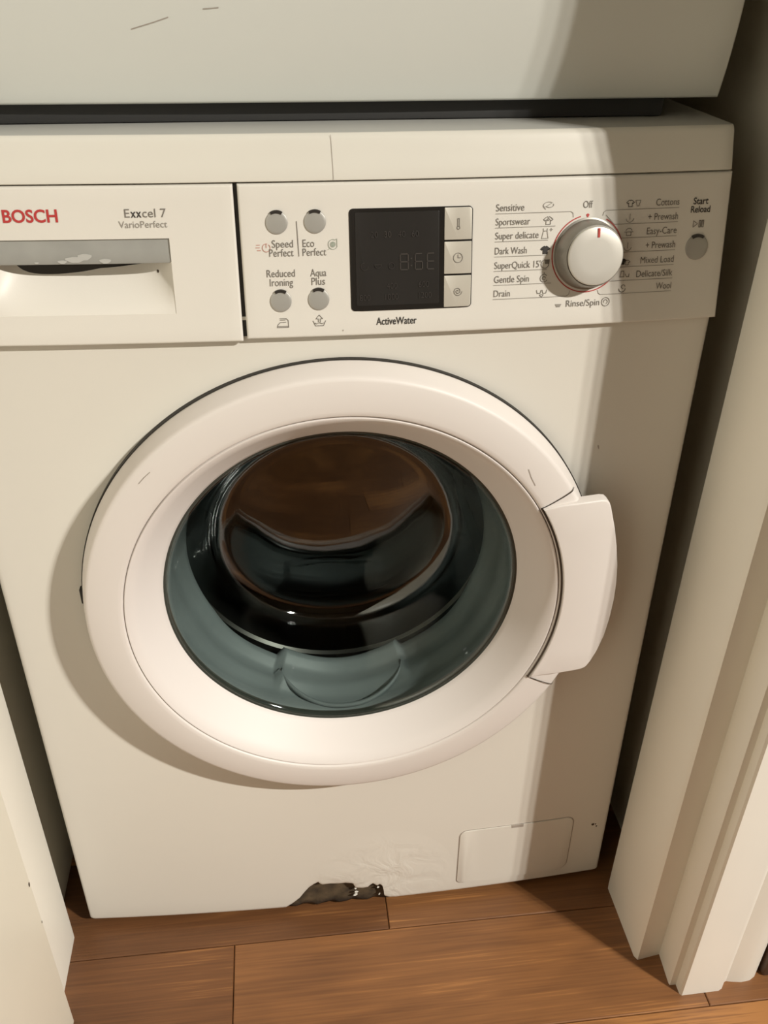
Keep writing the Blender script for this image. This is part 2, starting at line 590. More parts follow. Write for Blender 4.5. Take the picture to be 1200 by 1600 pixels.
for bx_, bz in B:
    dx, dz = bx_ - DCX, bz - DCZ
    d = math.hypot(dx, dz)
    ux, uz = dx / d, dz / d
    col = []
    for t in ts[:-1]:
        s = R0 + (d - 0.005 - R0) * t / ts[-2]
        x, z = DCX + ux * s, DCZ + uz * s
        col.append((x, bow(x), z))
    for ins, dy in ((0.0022, 0.0003), (0.0007, 0.0012), (0.0, 0.0030), (0.0, 0.010)):
        s = d - ins
        x, z = DCX + ux * s, DCZ + uz * s
        col.append((x, bow(x) + dy, z))
    rings.append([bm.verts.new(c) for c in col])
nB = len(B)
for i in range(nB):
    A, C_ = rings[i], rings[(i + 1) % nB]
    for j in range(len(A) - 1):
        bm.faces.new((A[j], A[j + 1], C_[j + 1], C_[j]))
front = from_bm('front_panel', bm, 'enamel', wm, True, 50)
front['label'] = 'white enamel front with blistered paint and a rusted bite'

# the cabinet behind the front plate
bm = bmesh.new()
cs = [(-W, 0.0035), (-W, 0.555), (W, 0.555), (W, 0.0035)]
cs2 = [(-W + 0.006, 0.0035), (-W + 0.006, 0.549), (W - 0.006, 0.549), (W - 0.006, 0.0035)]
lv = {}
for nm, pts in (('o', cs), ('i', cs2)):
    for zz in (0.016, 0.7240):
        lv[nm, zz] = [bm.verts.new((x, y, zz)) for x, y in pts]
for i in range(3):
    bm.faces.new((lv['o', 0.016][i], lv['o', 0.016][i + 1], lv['o', 0.7240][i + 1], lv['o', 0.7240][i]))
    bm.faces.new((lv['i', 0.016][i + 1], lv['i', 0.016][i], lv['i', 0.7240][i], lv['i', 0.7240][i + 1]))
    for zz in (0.016, 0.7240):
        bm.faces.new((lv['o', zz][i], lv['o', zz][i + 1], lv['i', zz][i + 1], lv['i', zz][i]))
for i in (0, 3):
    bm.faces.new((lv['o', 0.016][i], lv['i', 0.016][i], lv['i', 0.7240][i], lv['o', 0.7240][i]))
from_bm('cabinet_shell', bm, 'cabinet', wm, False)
box('cabinet_top', -W + 0.001, W - 0.001, 0.040, 0.555, 0.7240, 0.8170, 'cabinet', wm)
base = box('base_pan', -W + 0.008, W - 0.008, 0.03, 0.54, 0.020, 0.028, 'dark', wm)
rp = []
bm = bmesh.new()
g = {}
for i in range(25):
    for j in range(9):
        x = -0.115 + 0.20 * i / 24
        z = 0.0045 + 0.080 * j / 8
        g[i, j] = bm.verts.new((x, 0.004 + bow(x) + 0.0045 + 0.0016 * math.sin(i * 1.9 + j) * math.cos(j * 2.3), z))
for i in range(24):
    for j in range(8):
        bm.faces.new((g[i, j], g[i + 1, j], g[i + 1, j + 1], g[i, j + 1]))
rr = bmesh.ops.extrude_face_region(bm, geom=list(bm.faces))
for v in rr['geom']:
    if isinstance(v, bmesh.types.BMVert):
        v.co.y += 0.003
ro = from_bm('rusted_inner_plate', bm, 'rust', wm)
ro['label'] = 'rusty brown metal showing through the bite'
for (x, z, sx, sz, a) in ((0.0050, 0.0330, 0.0016, 0.0030, 0.4), (0.0058, 0.0255, 0.0024, 0.0022, 1.0), (0.0048, 0.0205, 0.0030, 0.0018, 0.2), (0.0315, 0.0300, 0.0020, 0.0016, 0.7), (0.0330, 0.0175, 0.0016, 0.0012, 0.1)):
    bm = bmesh.new()
    pts = [(math.cos(q + a) * sx * (0.75 + 0.25 * math.sin(5 * q)), math.sin(q) * sz) for q in lin(0, 2 * math.pi, 7)[:-1]]
    f = bm.faces.new([bm.verts.new((x + u, bow(x) + 0.0035 + 0.0015 * u / sx, z + w)) for u, w in pts])
    e = bmesh.ops.extrude_face_region(bm, geom=[f])
    for v in e['geom']:
        if isinstance(v, bmesh.types.BMVert):
            v.co.y += 0.0009
    from_bm('paint_flake', bm, 'chip', wm, False)
for fx in (-0.24, 0.24):
    for fy in (0.06, 0.49):
        bm = bmesh.new()
        bmesh.ops.create_cone(bm, cap_ends=True, segments=20, radius1=0.022, radius2=0.017, depth=0.021, matrix=Matrix.Translation((fx, fy, 0.0106)))
        from_bm('levelling_foot', bm, 'foot', wm, True, 40)


# little marks on the enamel
def blob(name, x, z, rx, rz, yf, mat, parent, rot=0.0, n=10):
    bm = bmesh.new()
    ps = []
    for q in range(n):
        a = 2 * math.pi * q / n
        u, w = rx * math.cos(a) * (0.8 + 0.2 * math.sin(3 * a)), rz * math.sin(a)
        u, w = u * math.cos(rot) - w * math.sin(rot), u * math.sin(rot) + w * math.cos(rot)
        ps.append(bm.verts.new((x + u, yf(x + u, z + w) - 0.0003, z + w)))
    f = bm.faces.new(ps)
    e = bmesh.ops.extrude_face_region(bm, geom=[f])
    for v in e['geom']:
        if isinstance(v, bmesh.types.BMVert):
            v.co.y += 0.0006
    return from_bm(name, bm, mat, parent, False)


fb = lambda x, z: bow(x)
blob('rust_speck', 0.2812, 0.0985, 0.0022, 0.0018, fb, 'speck', wm)
blob('rust_speck', 0.2860, 0.0945, 0.0010, 0.0014, fb, 'speck', wm)
blob('rust_speck', 0.2845, 0.0985, 0.0008, 0.0012, fb, 'speck', wm)
blob('rust_speck', 0.2190, 0.5965, 0.0008, 0.0022, fb, 'scuff', wm, 0.3)

# lid (worktop)
LZ0, LZ1 = 0.8172, 0.8470


def lidy(x, z):
    return 0.0126 + (z - 0.816) / 0.031 * 0.0098 + bow(x)


bm = bmesh.new()
LW = W + 0.001
xs = sorted(set(lin(-LW, LW, 60) + [LW - 0.001, -LW + 0.001, LW - 0.003, -LW + 0.003]))
prof = []
for z in (LZ0, LZ0 + 0.0004, LZ0 + 0.0015, LZ0 + 0.01, LZ0 + 0.02, LZ1 - 0.004, LZ1 - 0.0022, LZ1 - 0.0008):
    dy = 0.0008 if z == LZ0 else (0.0003 if z < LZ0 + 0.001 else 0.0)
    dy += {LZ1 - 0.0022: 0.0003, LZ1 - 0.0008: 0.0012}.get(z, 0.0)
    prof.append((z, dy))
rows = []
for x in xs:
    ec = abs(x) - (LW - 0.003)
    eo = 0.0 if ec <= 0 else 0.003 * (1 - math.sqrt(max(0, 1 - (ec / 0.003) ** 2)))
    col = [(x, 0.08, LZ0)]
    col += [(x, lidy(x, z) + dy + eo, z) for z, dy in prof]
    col += [(x, lidy(x, LZ1) + 0.0032 + eo, LZ1), (x, 0.10, LZ1), (x, 0.56, LZ1), (x, 0.56, LZ0)]
    rows.append([bm.verts.new(c) for c in col])
for A, C_ in zip(rows[:-1], rows[1:]):
    for j in range(len(A)):
        j2 = (j + 1) % len(A)
        bm.faces.new((A[j], A[j2], C_[j2], C_[j]))
bm.faces.new(rows[0]); bm.faces.new(rows[-1])
lid = from_bm('lid', bm, 'lid', wm, True, 35)
lid.data.materials.append(M['lid_top'])
for p in lid.data.polygons:
    if p.normal.z > 0.95:
        p.material_index = 1

# ---- control panel (right) and detergent drawer (left)
PX0 = -0.0695
PX1 = W + 0.001
zs = lin(PZ0, PZ1, 10)
cp = sheet('control_panel', lin(PX0, PX1, 44), zs, S, 'panel', wm, 0.016, 0.0018)
# drawer with its finger recess
RX0, RX1, RZ0, RZ1 = -0.2475, -0.1195, 0.7292, 0.7812
DXA, DXB = -W - 0.001, -0.0725
dxs = sorted(set(lin(DXA, DXB, 24) + lin(RX0, RX1, 12)))
dzs = sorted(set(lin(PZ0 - 0.0015, PZ1, 10) + [RZ0, RZ1]))


def in_rec(x, z):
    return RX0 < x < RX1 and RZ0 < z < RZ1


dr = sheet('detergent_drawer', dxs, dzs, S, 'panel', wm, 0.014, 0.0018, skip=in_rec)
sheet('drawer_gap', [-0.0730, -0.0690], lin(PZ0 + 0.001, PZ1, 6), lambda x, z: S(x, z, -0.0045), 'dark', wm, 0.004, 0.0, edges=(0, 0, 0, 0))
# recess: concave scoop below, grey lip above, dark finger slot between
bm = bmesh.new()
g = {}
NU, NV = 32, 14
for i in range(NU + 1):
    u = -1 + 2 * i / NU
    x = (RX0 + RX1) / 2 + u * (RX1 - RX0) / 2
    side = max(0.0, 1 - abs(u) ** 6)
    ztop = 0.7652 - 0.0085 * (1 - u * u)
    for j in range(NV + 1):
        v = j / NV
        z = RZ0 + (ztop - RZ0) * v
        d = 0.0155 * math.sin(min(1, v * 1.0) * math.pi / 2) ** 1.3 * side
        g[i, j] = bm.verts.new((x, S(x, RZ0 + (0.7652 - RZ0) * v, -0.0004) + d, z))
for i in range(NU):
    for j in range(NV):
        bm.faces.new((g[i, j], g[i + 1, j], g[i + 1, j + 1], g[i, j + 1]))
from_bm('finger_scoop', bm, 'panel', dr, True, 60)
bm = bmesh.new()
g = {}
xs_ = lin(RX0 + 0.0001, RX1 - 0.0001, 16)
for i, x in enumerate(xs_):
    for j, (z, d) in enumerate(((RZ1 - 0.0001, 0.0012), (0.7735, 0.0012), (0.7652, 0.0010), (0.7642, 0.0016), (0.7642, 0.012))):
        cut = 0.0
        g[i, j] = bm.verts.new((x, S(x, z) + d, z))
for i in range(16):
    for j in range(4):
        bm.faces.new((g[i, j], g[i + 1, j], g[i + 1, j + 1], g[i, j + 1]))
gp = from_bm('grip_lip', bm, 'grip', dr, True, 35)
gp['label'] = 'grey plastic lip over the finger recess'
box('slot_cavity', RX0 + 0.002, RX1 - 0.002, 0.012, 0.03, 0.745, 0.776, 'dark', dr)


def scoop_y(x, z):
    u = (x - (RX0 + RX1) / 2) / ((RX1 - RX0) / 2)
    v = (z - RZ0) / (0.7652 - 0.0085 * (1 - u * u) - RZ0)
    return S(x, RZ0 + (0.7652 - RZ0) * v, -0.0004) + 0.0155 * math.sin(min(1, v) * math.pi / 2) ** 1.3 * max(0.0, 1 - abs(u) ** 6)


blob('brown_speck', -0.1310, 0.7560, 0.0011, 0.0011, scoop_y, 'speck', dr)
for (x, z, r, h) in ((-0.187, 0.7674, 0.0085, 0.0020), (-0.196, 0.7660, 0.004, 0.0012), (-0.166, 0.7662, 0.005, 0.0016), (-0.180, 0.7692, 0.006, 0.0022), (-0.214, 0.7656, 0.002, 0.0006)):
    blob('powder_residue', x, z, r, h, lambda x, z: S(x, z, -0.00105), 'residue', dr)

# ---- lettering -------------------------------------------------------------
_cap = {}


def text_mesh(body, bold=0.0):
    cu = bpy.data.curves.new('lettering', 'FONT')
    cu.body = body
    cu.size = 1.0
    cu.offset = bold
    cu.resolution_u = 4
    ob = bpy.data.objects.new('lettering', cu)
    COL.objects.link(ob)
    dg = bpy.context.evaluated_depsgraph_get()
    me = bpy.data.meshes.new_from_object(ob.evaluated_get(dg))
    bpy.data.objects.remove(ob)
    bpy.data.curves.remove(cu)
    return me


CAPH = max(v.co.y for v in text_mesh('H').vertices)


def letter(body, x, z, cap, mat, parent, width=None, align='L', bold=0.0, xs=0.80, yf=S, off=0.00035, name='lettering'):
    """flat print: x, z = left (or right / centre) end of the baseline on the panel, in metres"""
    me = text_mesh(body, bold)
    me.name = name
    x0 = min(v.co.x for v in me.vertices); x1 = max(v.co.x for v in me.vertices)
    sc = cap / CAPH
    sx = sc * xs if width is None else width / (x1 - x0)
    w = (x1 - x0) * sx
    a = {'L': x, 'R': x - w, 'C': x - w / 2}[align]
    for v in me.vertices:
        px = a + (v.co.x - x0) * sx
        pz = z + v.co.y * sc
        v.co = (px, yf(px, pz) - off, pz)
    return link(name, me, mat, parent, False)


def strokes(name, lines, w, mat, parent, yf=S, off=0.00035, fills=()):
    """ribbons of ink along polylines plus filled outlines, laid on the panel"""
    bm = bmesh.new()

    def V(x, z):
        return bm.verts.new((x, yf(x, z) - off, z))
    for ln in lines:
        for (xa, za), (xb, zb) in zip(ln[:-1], ln[1:]):
            dx, dz = xb - xa, zb - za
            d = math.hypot(dx, dz)
            if d < 1e-9: continue
            ux, uz = dx / d * w * 0.5, dz / d * w * 0.5
            nseg = max(1, int(d / 0.012))
            prev = None
            for q in range(nseg + 1):
                t = q / nseg
                cx = xa + dx * t + (-ux * 0.6 if q == 0 else ux * 0.6 if q == nseg else 0)
                cz = za + dz * t + (-uz * 0.6 if q == 0 else uz * 0.6 if q == nseg else 0)
                cur = (V(cx - uz, cz + ux), V(cx + uz, cz - ux))
                if prev:
                    bm.faces.new((prev[0], prev[1], cur[1], cur[0]))
                prev = cur
    for poly in fills:
        bm.faces.new([V(x, z) for x, z in poly])
    return from_bm(name, bm, mat, parent, False, recalc=False)


def arc(cx, cz, r, a0, a1, n=14, sz=1.0):
    return [(cx + r * math.cos(math.radians(a0 + (a1 - a0) * i / n)), cz + sz * r * math.sin(math.radians(a0 + (a1 - a0) * i / n))) for i in range(n + 1)]


mm = 0.001
# drawer: brand and model
letter('BOSCH', -0.2322, 0.7932, 0.0080, 'logo_red', dr, width=0.0376, bold=0.022)
letter('E', -0.1486, 0.7955, 0.0056, 'ink', dr, width=0.0035, bold=0.0)
letter('x', -0.1444, 0.7955, 0.0056, 'ink_dark', dr, width=0.0036, bold=0.012)
letter('x', -0.1406, 0.7955, 0.0056, 'ink_dark', dr, width=0.0036, bold=0.012)
letter('cel 7', -0.1363, 0.7955, 0.0056, 'ink', dr, width=0.0164)
letter('VarioPerfect', -0.1534, 0.7887, 0.0044, 'ink_lt', dr, width=0.0336)

# panel: buttons' names
for body, x0, x1, z in (('Speed', -47.4, -32.2, 773.5), ('Perfect', -49.6, -32.1, 767.4), ('Eco', -25.3, -17.0, 773.5), ('Perfect', -25.6, -8.5, 767.4),
                        ('Reduced', -52.3, -31.9, 753.2), ('Ironing', -50.4, -33.6, 746.9), ('Aqua', -20.7, -9.0, 753.0), ('Plus', -20.1, -10.2, 747.0)):
    letter(body, x0 * mm, z * mm, 0.0051, 'ink', cp, width=(x1 - x0) * mm)
letter('ActiveWater', 0.0271, 0.7167, 0.0052, 'ink_dark', cp, width=0.0306, bold=0.012)
strokes('divider_line', [[(-0.0290, 0.7910), (-0.0284, 0.7673)]], 0.0005, 'ink', cp)
# programmes on the left of the knob
LEFT = [('Sensitive', 794.2, 21.2, 175), ('Sportswear', 784.5, 26.0, 162), ('Super delicate', 774.8, 33.0, 157), ('Dark Wash', 764.2, 24.4, 157),
        ('SuperQuick 15\'', 753.9, 35.5, 157), ('Gentle Spin', 743.8, 27.0, 161), ('Drain', 733.6, 12.6, 175.5)]
for i, (b_, z, w, xr) in enumerate(LEFT):
    letter(b_, 0.1166, z * mm, 0.0048, 'ink', cp, width=w * mm)
    zl = (z - 1.75) * mm
    ln = [(0.1164, zl), (xr * mm, zl)]
    if i == 0: ln = [(0.1164, zl), (0.1735, zl), (0.1753, zl - 0.0012), (0.1757, zl - 0.004)]
    if i == 6: ln = [(0.1162, zl), (0.1735, zl), (0.1757, zl + 0.0015), (0.1760, zl + 0.004)]
    strokes('underline', [ln], 0.00038, 'ink_lt', cp)
RIGHT = [('Cottons', 794.3, 18.5, 199.3), ('+ Prewash', 784.2, 24.0, 209), ('Easy-Care', 774.2, 24.0, 213), ('+ Prewash', 764.0, 24.0, 214),
         ('Mixed Load', 753.3, 27.0, 214), ('Delicate/Silk', 743.3, 29.5, 208), ('Wool', 733.7, 12.6, 200)]
for i, (b_, z, w, xl) in enumerate(RIGHT):
    letter(b_, 0.2584, z * mm, 0.0048, 'ink', cp, width=w * mm, align='R')
    zl = (z - 1.9) * mm
    ln = [(xl * mm, zl), (0.2586, zl)]
    if i == 0: ln = [(0.1985, zl - 0.0035), (0.1992, zl - 0.0012), (0.2010, zl), (0.2586, zl)]
    if i == 1: ln = [(0.2010, zl + 0.0068), (0.2080, zl), (0.2586, zl)]
    if i == 6: ln = [(0.1985, zl + 0.0035), (0.1992, zl + 0.0012), (0.2010, zl), (0.2586, zl)]
    strokes('underline', [ln], 0.00038, 'ink_lt', cp)
letter('Off', 0.1828, 0.7946, 0.0048, 'ink', cp, width=0.0073)
letter('Start', 0.2698, 0.7942, 0.0046, 'ink_dark', cp, width=0.0120, bold=0.012)
letter('Reload', 0.2684, 0.7883, 0.0046, 'ink_dark', cp, width=0.0156, bold=0.012)
letter('Rinse/Spin', 0.1739, 0.7239, 0.0048, 'ink', cp, width=0.0268)


# icons beside the words
def icon(lines=(), fills=(), mat='ink', w=0.00042):
    strokes('icon', lines, w, mat, cp, fills=fills)


def shirt(cx, cz, s, fill=False, mat='ink'):
    o = [(-.5, .45), (-.2, .6), (0, .45), (.2, .6), (.5, .45), (.9, .1), (.62, -.12), (.42, .02), (.42, -.75), (-.42, -.75), (-.42, .02), (-.62, -.12), (-.9, .1)]
    pts = [(cx + a * s, cz + b * s) for a, b in o]
    if fill:
        icon([pts + pts[:1]], [pts], mat)
    else:
        icon([pts + pts[:1]], (), mat)


IX = 0.1560
# feather, vest, dress, dark shirt, stopwatch, swirl, drain tubs
icon([arc(0.1563, 0.7970, 0.0042, 200, 60, 8, 0.6), [(0.1525, 0.7955), (0.1590, 0.7990)], arc(0.1570, 0.7975, 0.0030, 20, -150, 8, 0.6), [(0.1540, 0.7945), (0.1520, 0.7972)]], mat='ink_lt')
shirt(0.1565, 0.7870, 0.0040, mat='ink')
icon([arc(0.1565, 0.7874, 0.0008, 0, 360, 8)])
icon([[(0.1520, 0.7743), (0.1532, 0.7795), (0.1530, 0.7812)], [(0.1570, 0.7743), (0.1560, 0.7795), (0.1562, 0.7812)], [(0.1520, 0.7743), (0.1570, 0.7743)], [(0.1532, 0.7795), (0.1560, 0.7795)],
      [(0.1580, 0.7803), (0.1602, 0.7803)], [(0.1591, 0.7792), (0.1591, 0.7814)]], mat='ink_lt')
shirt(0.1552, 0.7664, 0.0040, True, 'ink_dark')
icon([arc(0.1555, 0.7560, 0.0030, 0, 360, 14)], [[(0.1555, 0.7560), (0.1585, 0.7560), (0.1590, 0.7592), (0.1555, 0.7590)]])
icon([arc(0.1552, 0.7458, 0.0028, 40, 330, 12), arc(0.1552, 0.7458, 0.0012, 0, 300, 8), [(0.1552, 0.7490), (0.1552, 0.7500)]])
for sx in (-0.0022, 0.0022):
    icon([[(0.1540 + sx - 0.0018, 0.7372), (0.1540 + sx - 0.0012, 0.7348), (0.1540 + sx + 0.0012, 0.7348), (0.1540 + sx + 0.0018, 0.7372)]])
icon([[(0.1525, 0.7338), (0.1540, 0.7318), (0.1555, 0.7338), (0.1525, 0.7338)]])
# right column
shirt(0.2195, 0.7968, 0.0034, mat='ink_dark')
icon([[(0.2235, 0.7985), (0.2275, 0.7985), (0.2262, 0.7945), (0.2248, 0.7945), (0.2235, 0.7985)]])
for zc in (0.7863, 0.7660):
    icon([arc(0.2200, zc, 0.0030, 190, 350, 10), [(0.2200, zc + 0.003), (0.2200, zc - 0.0012)]], mat='ink_lt')
icon([arc(0.2200, 0.7765, 0.0026, 20, 160, 8), [(0.2166, 0.7765), (0.2234, 0.7765)], [(0.2182, 0.7763), (0.2182, 0.7740), (0.2218, 0.7740), (0.2218, 0.7763)]])
shirt(0.2172, 0.7555, 0.0030, True, 'ink_dark')
shirt(0.2206, 0.7547, 0.0026)
icon([[(0.2158, 0.7440), (0.2165, 0.7482), (0.2185, 0.7482), (0.2190, 0.7440), (0.2158, 0.7440)], [(0.2200, 0.7462), (0.2208, 0.7440), (0.2228, 0.7440), (0.2230, 0.7462)]])
icon([arc(0.2182, 0.7354, 0.0026, 180, 360, 8), arc(0.2190, 0.7368, 0.0014, 0, 270, 8)], mat='ink_dark')
# rinse bowl, spin swirl
icon([], [[(0.1652, 0.7262), (0.1702, 0.7262), (0.1690, 0.7240), (0.1664, 0.7240)]], 'ink_lt')
icon([arc(0.2056, 0.7262, 0.0032, 0, 360, 16), arc(0.2056, 0.7262, 0.0016, -60, 200, 9)])
# start symbol
icon([[(0.2715, 0.7778), (0.2715, 0.7825), (0.2748, 0.7802), (0.2715, 0.7778)]])
icon([[(0.2762, 0.7778), (0.2762, 0.7825), (0.2775, 0.7825), (0.2775, 0.7778), (0.2762, 0.7778)], [(0.2785, 0.7778), (0.2785, 0.7825), (0.2798, 0.7825), (0.2798, 0.7778), (0.2785, 0.7778)]], w=0.0006)
# speed clock, eco leaf, iron, tub with arrow
icon([arc(-0.0515, 0.7735, 0.0028, 75, 410, 14), [(-0.0515, 0.7762), (-0.0515, 0.7735)], [(-0.0585, 0.7755), (-0.0560, 0.7755)], [(-0.0590, 0.7737), (-0.0562, 0.7737)], [(-0.0580, 0.7718), (-0.0556, 0.7718)]], mat='ink_pink')
icon([arc(-0.0035, 0.7748, 0.0034, 60, 330, 12) + [(-0.0006, 0.7785), (-0.0018, 0.7780)], arc(-0.0035, 0.7748, 0.0012, 0, 360, 8), [(-0.0058, 0.7722), (-0.0072, 0.7712)]],
     [arc(-0.0035, 0.7748, 0.0020, 0, 360, 10)[:-1]], 'ink_green')
icon([[(-0.0468, 0.7172), (-0.0384, 0.7172), (-0.0386, 0.7222), (-0.0400, 0.7236), (-0.0448, 0.7236)], [(-0.0468, 0.7172), (-0.0462, 0.7192), (-0.0445, 0.7208), (-0.0402, 0.7210)], [(-0.0445, 0.7226), (-0.0405, 0.7226)], [(-0.0468, 0.7180), (-0.0384, 0.7180)]])
icon([[(-0.0202, 0.7212), (-0.0185, 0.7176), (-0.0125, 0.7176), (-0.0108, 0.7212)], [(-0.0190, 0.7196), (-0.0175, 0.7190), (-0.0155, 0.7197), (-0.0135, 0.7190), (-0.0120, 0.7196)],
      [(-0.0162, 0.7202), (-0.0162, 0.7226), (-0.0180, 0.7226), (-0.0155, 0.7254), (-0.0130, 0.7226), (-0.0148, 0.7226), (-0.0148, 0.7202)]])
blob('grey_speck', 0.0020, 0.7135, 0.0006, 0.0006, S, 'scuff', cp)


# ---- round push buttons
def disc_bm(x, z, r, h, dome, yf, n=40):
    bm = bmesh.new()
    prev = None
    prof_ = [(r, -0.004), (r, h - 0.0006), (r * 0.985, h - 0.0002), (r * 0.94, h)] + [(r * q, h + dome * (1 - (q / 0.94) ** 2)) for q in (0.75, 0.5, 0.25)]
    for rr_, hh in prof_:
        ring = [bm.verts.new((x + rr_ * math.cos(2 * math.pi * k / n), yf(x + rr_ * math.cos(2 * math.pi * k / n), z + rr_ * math.sin(2 * math.pi * k / n)) - hh,
                              z + rr_ * math.sin(2 * math.pi * k / n))) for k in range(n)]
        if prev:
            for k in range(n):
                bm.faces.new((prev[k], prev[(k + 1) % n], ring[(k + 1) % n], ring[k]))
        prev = ring
    bm.faces.new(prev)
    return bm


for x, z, r, lab in ((-0.0431, 0.7905, 0.0079, 'Speed Perfect'), (-0.0158, 0.7905, 0.0079, 'Eco Perfect'), (-0.0431, 0.7362, 0.0078, 'Reduced Ironing'),
                     (-0.0153, 0.7367, 0.0078, 'Aqua Plus'), (0.2762, 0.7632, 0.0092, 'Start Reload')):
    pb = from_bm('push_button', disc_bm(x, z, r, 0.0009, 0.0004, S), 'silver', wm, True, 40)
    pb['label'] = 'round silver push button'
    bm = bmesh.new()
    inn = [(x + r * 0.82 * math.cos(math.radians(a)), z + r * 0.82 * math.sin(math.radians(a))) for a in range(58, 123, 8)]
    outr = [(x + r * 1.06 * math.cos(math.radians(a)), z + r * 1.06 * math.sin(math.radians(a))) for a in range(122, 57, -8)]
    f = bm.faces.new([bm.verts.new((px, S(px, pz) - 0.0016, pz)) for px, pz in inn + outr])
    e = bmesh.ops.extrude_face_region(bm, geom=[f])
    for v in e['geom']:
        if isinstance(v, bmesh.types.BMVert):
            v.co.y += 0.0030
    from_bm('indicator_slot', bm, 'slot', pb, False)


# ---- display window with three keys
def rrect(x0, x1, z0, z1, rs, n=6):
    """rounded rectangle, rs = radii of (bottom-left, bottom-right, top-right, top-left)"""
    out = []
    for (cx, cz, a, r) in ((x0, z0, 180, rs[0]), (x1, z0, 270, rs[1]), (x1, z1, 0, rs[2]), (x0, z1, 90, rs[3])):
        ox = cx + (r if cx == x0 else -r); oz = cz + (r if cz == z0 else -r)
        for k in range(n + 1):
            q = math.radians(a + 90 * k / n)
            out.append((ox + r * math.cos(q), oz + r * math.sin(q)))
    return out


def plate(name, outline, h, mat, parent, bev=0.0004, yf=S):
    bm = bmesh.new()
    x0, x1 = min(p[0] for p in outline), max(p[0] for p in outline)
    bm.faces.new([bm.verts.new((x, 0, z)) for x, z in outline])
    for xc in lin(x0, x1, max(2, int((x1 - x0) / 0.008)))[1:-1]:      # strips, so that the plate can follow the bowed front
        bmesh.ops.bisect_plane(bm, geom=list(bm.verts) + list(bm.edges) + list(bm.faces), plane_co=(xc, 0, 0), plane_no=(1, 0, 0))
    rim = [e for e in bm.edges if len(e.link_faces) == 1]
    e = bmesh.ops.extrude_face_region(bm, geom=list(bm.faces))
    fr = set(v for v in e['geom'] if isinstance(v, bmesh.types.BMVert))
    for v in bm.verts:
        v.co.y = yf(v.co.x, v.co.z) + (-h if v in fr else 0.003)
    if bev:
        top = [q for q in bm.edges if all(v in fr for v in q.verts) and any(any(v not in fr for v in f.verts) for f in q.link_faces)]
        bmesh.ops.bevel(bm, geom=top, offset=bev, segments=2, affect='EDGES', profile=0.5)
    return from_bm(name, bm, mat, parent, True, 35)


dp = plate('display', rrect(0.0085, 0.0994, 0.7272, 0.7986, (0.003, 0.003, 0.003, 0.003)), 0.0006, 'display', wm)
dp['label'] = 'black display window'
plate('display_glass', rrect(0.0128, 0.0745, 0.7310, 0.7960, (0.001,) * 4), 0.0009, 'screen', dp, 0.0002)
DOFF = 0.0013


def seg7(x, z, w, h, on):
    g_ = 0.0006
    P = {'a': [(x + g_, z + h), (x + w - g_, z + h)], 'b': [(x + w, z + h - g_), (x + w, z + h / 2 + g_)], 'c': [(x + w, z + h / 2 - g_), (x + w, z + g_)],
         'd': [(x + g_, z), (x + w - g_, z)], 'e': [(x, z + h / 2 - g_), (x, z + g_)], 'f': [(x, z + h - g_), (x, z + h / 2 + g_)], 'g': [(x + g_, z + h / 2), (x + w - g_, z + h / 2)]}
    return [P[c] for c in on]


strokes('display_digits', seg7(0.0455, 0.7560, 0.0058, 0.0110, 'abcdefg') + [[(0.0534, 0.7588), (0.0540, 0.7588)], [(0.0534, 0.7638), (0.0540, 0.7638)]]
        + seg7(0.0565, 0.7560, 0.0054, 0.0110, 'acdefg') + seg7(0.0655, 0.7560, 0.0054, 0.0110, 'adefg'), 0.0009, 'ghost', dp, off=DOFF)
for tx, x, z, m_ in (('20', 0.0240, 0.7788, 'ghost_dim'), ('30', 0.0340, 0.7788, 'ghost'), ('40', 0.0440, 0.7788, 'ghost_dim'), ('60', 0.0540, 0.7788, 'ghost_dim'),
                     ('400', 0.0350, 0.7428, 'ghost_dim'), ('600', 0.0590, 0.7432, 'ghost_dim'), ('800', 0.0150, 0.7348, 'ghost_dim'), ('1000', 0.0340, 0.7350, 'ghost_dim'), ('1200', 0.0590, 0.7354, 'ghost_dim')):
    letter(tx, x, z, 0.0042, m_, dp, xs=0.9, off=DOFF, name='display_figures')
strokes('display_symbols', [arc(0.0190, 0.7590, 0.0026, 90, 360, 10), arc(0.0290, 0.7600, 0.0024, 180, 360, 8), arc(0.0390, 0.7590, 0.0022, 0, 360, 10), [(0.0265, 0.7600), (0.0315, 0.7600)]], 0.0006, 'ghost_dim', dp, off=DOFF)
KX0, KX1 = 0.0783, 0.0987
keys = [(0.7758, 0.7979, (0.0004, 0.0004, 0.0024, 0.0004), 'thermometer'), (0.7519, 0.7744, (0.0004,) * 4, 'clock'), (0.7280, 0.7505, (0.0004, 0.0024, 0.0004, 0.0004), 'spiral')]
for z0, z1, rs, nm in keys:
    kb = plate('display_key', rrect(KX0, KX1, z0, z1, rs), 0.0012, 'silver_lt', wm, 0.0003)
    kb['label'] = 'pale silver display key with ' + nm + ' symbol'
    cx, cz = (KX0 + KX1) / 2, (z0 + z1) / 2
    if nm == 'thermometer':
        ls = [arc(cx, cz - 0.0028, 0.0011, 0, 360, 10), [(cx - 0.0006, cz - 0.0018), (cx - 0.0006, cz + 0.0035), (cx + 0.0006, cz + 0.0035), (cx + 0.0006, cz - 0.0018)]]
    elif nm == 'clock':
        ls = [arc(cx, cz, 0.0034, 0, 360, 18), [(cx, cz + 0.0022), (cx, cz), (cx + 0.0018, cz)]]
    else:
        ls = [[(cx + (0.0004 + 0.0030 * t / 24) * math.cos(t * 0.52), cz + (0.0004 + 0.0030 * t / 24) * math.sin(t * 0.52)) for t in range(25)]]
    strokes('key_symbol', ls, 0.00042, 'ink', kb, off=0.0015)

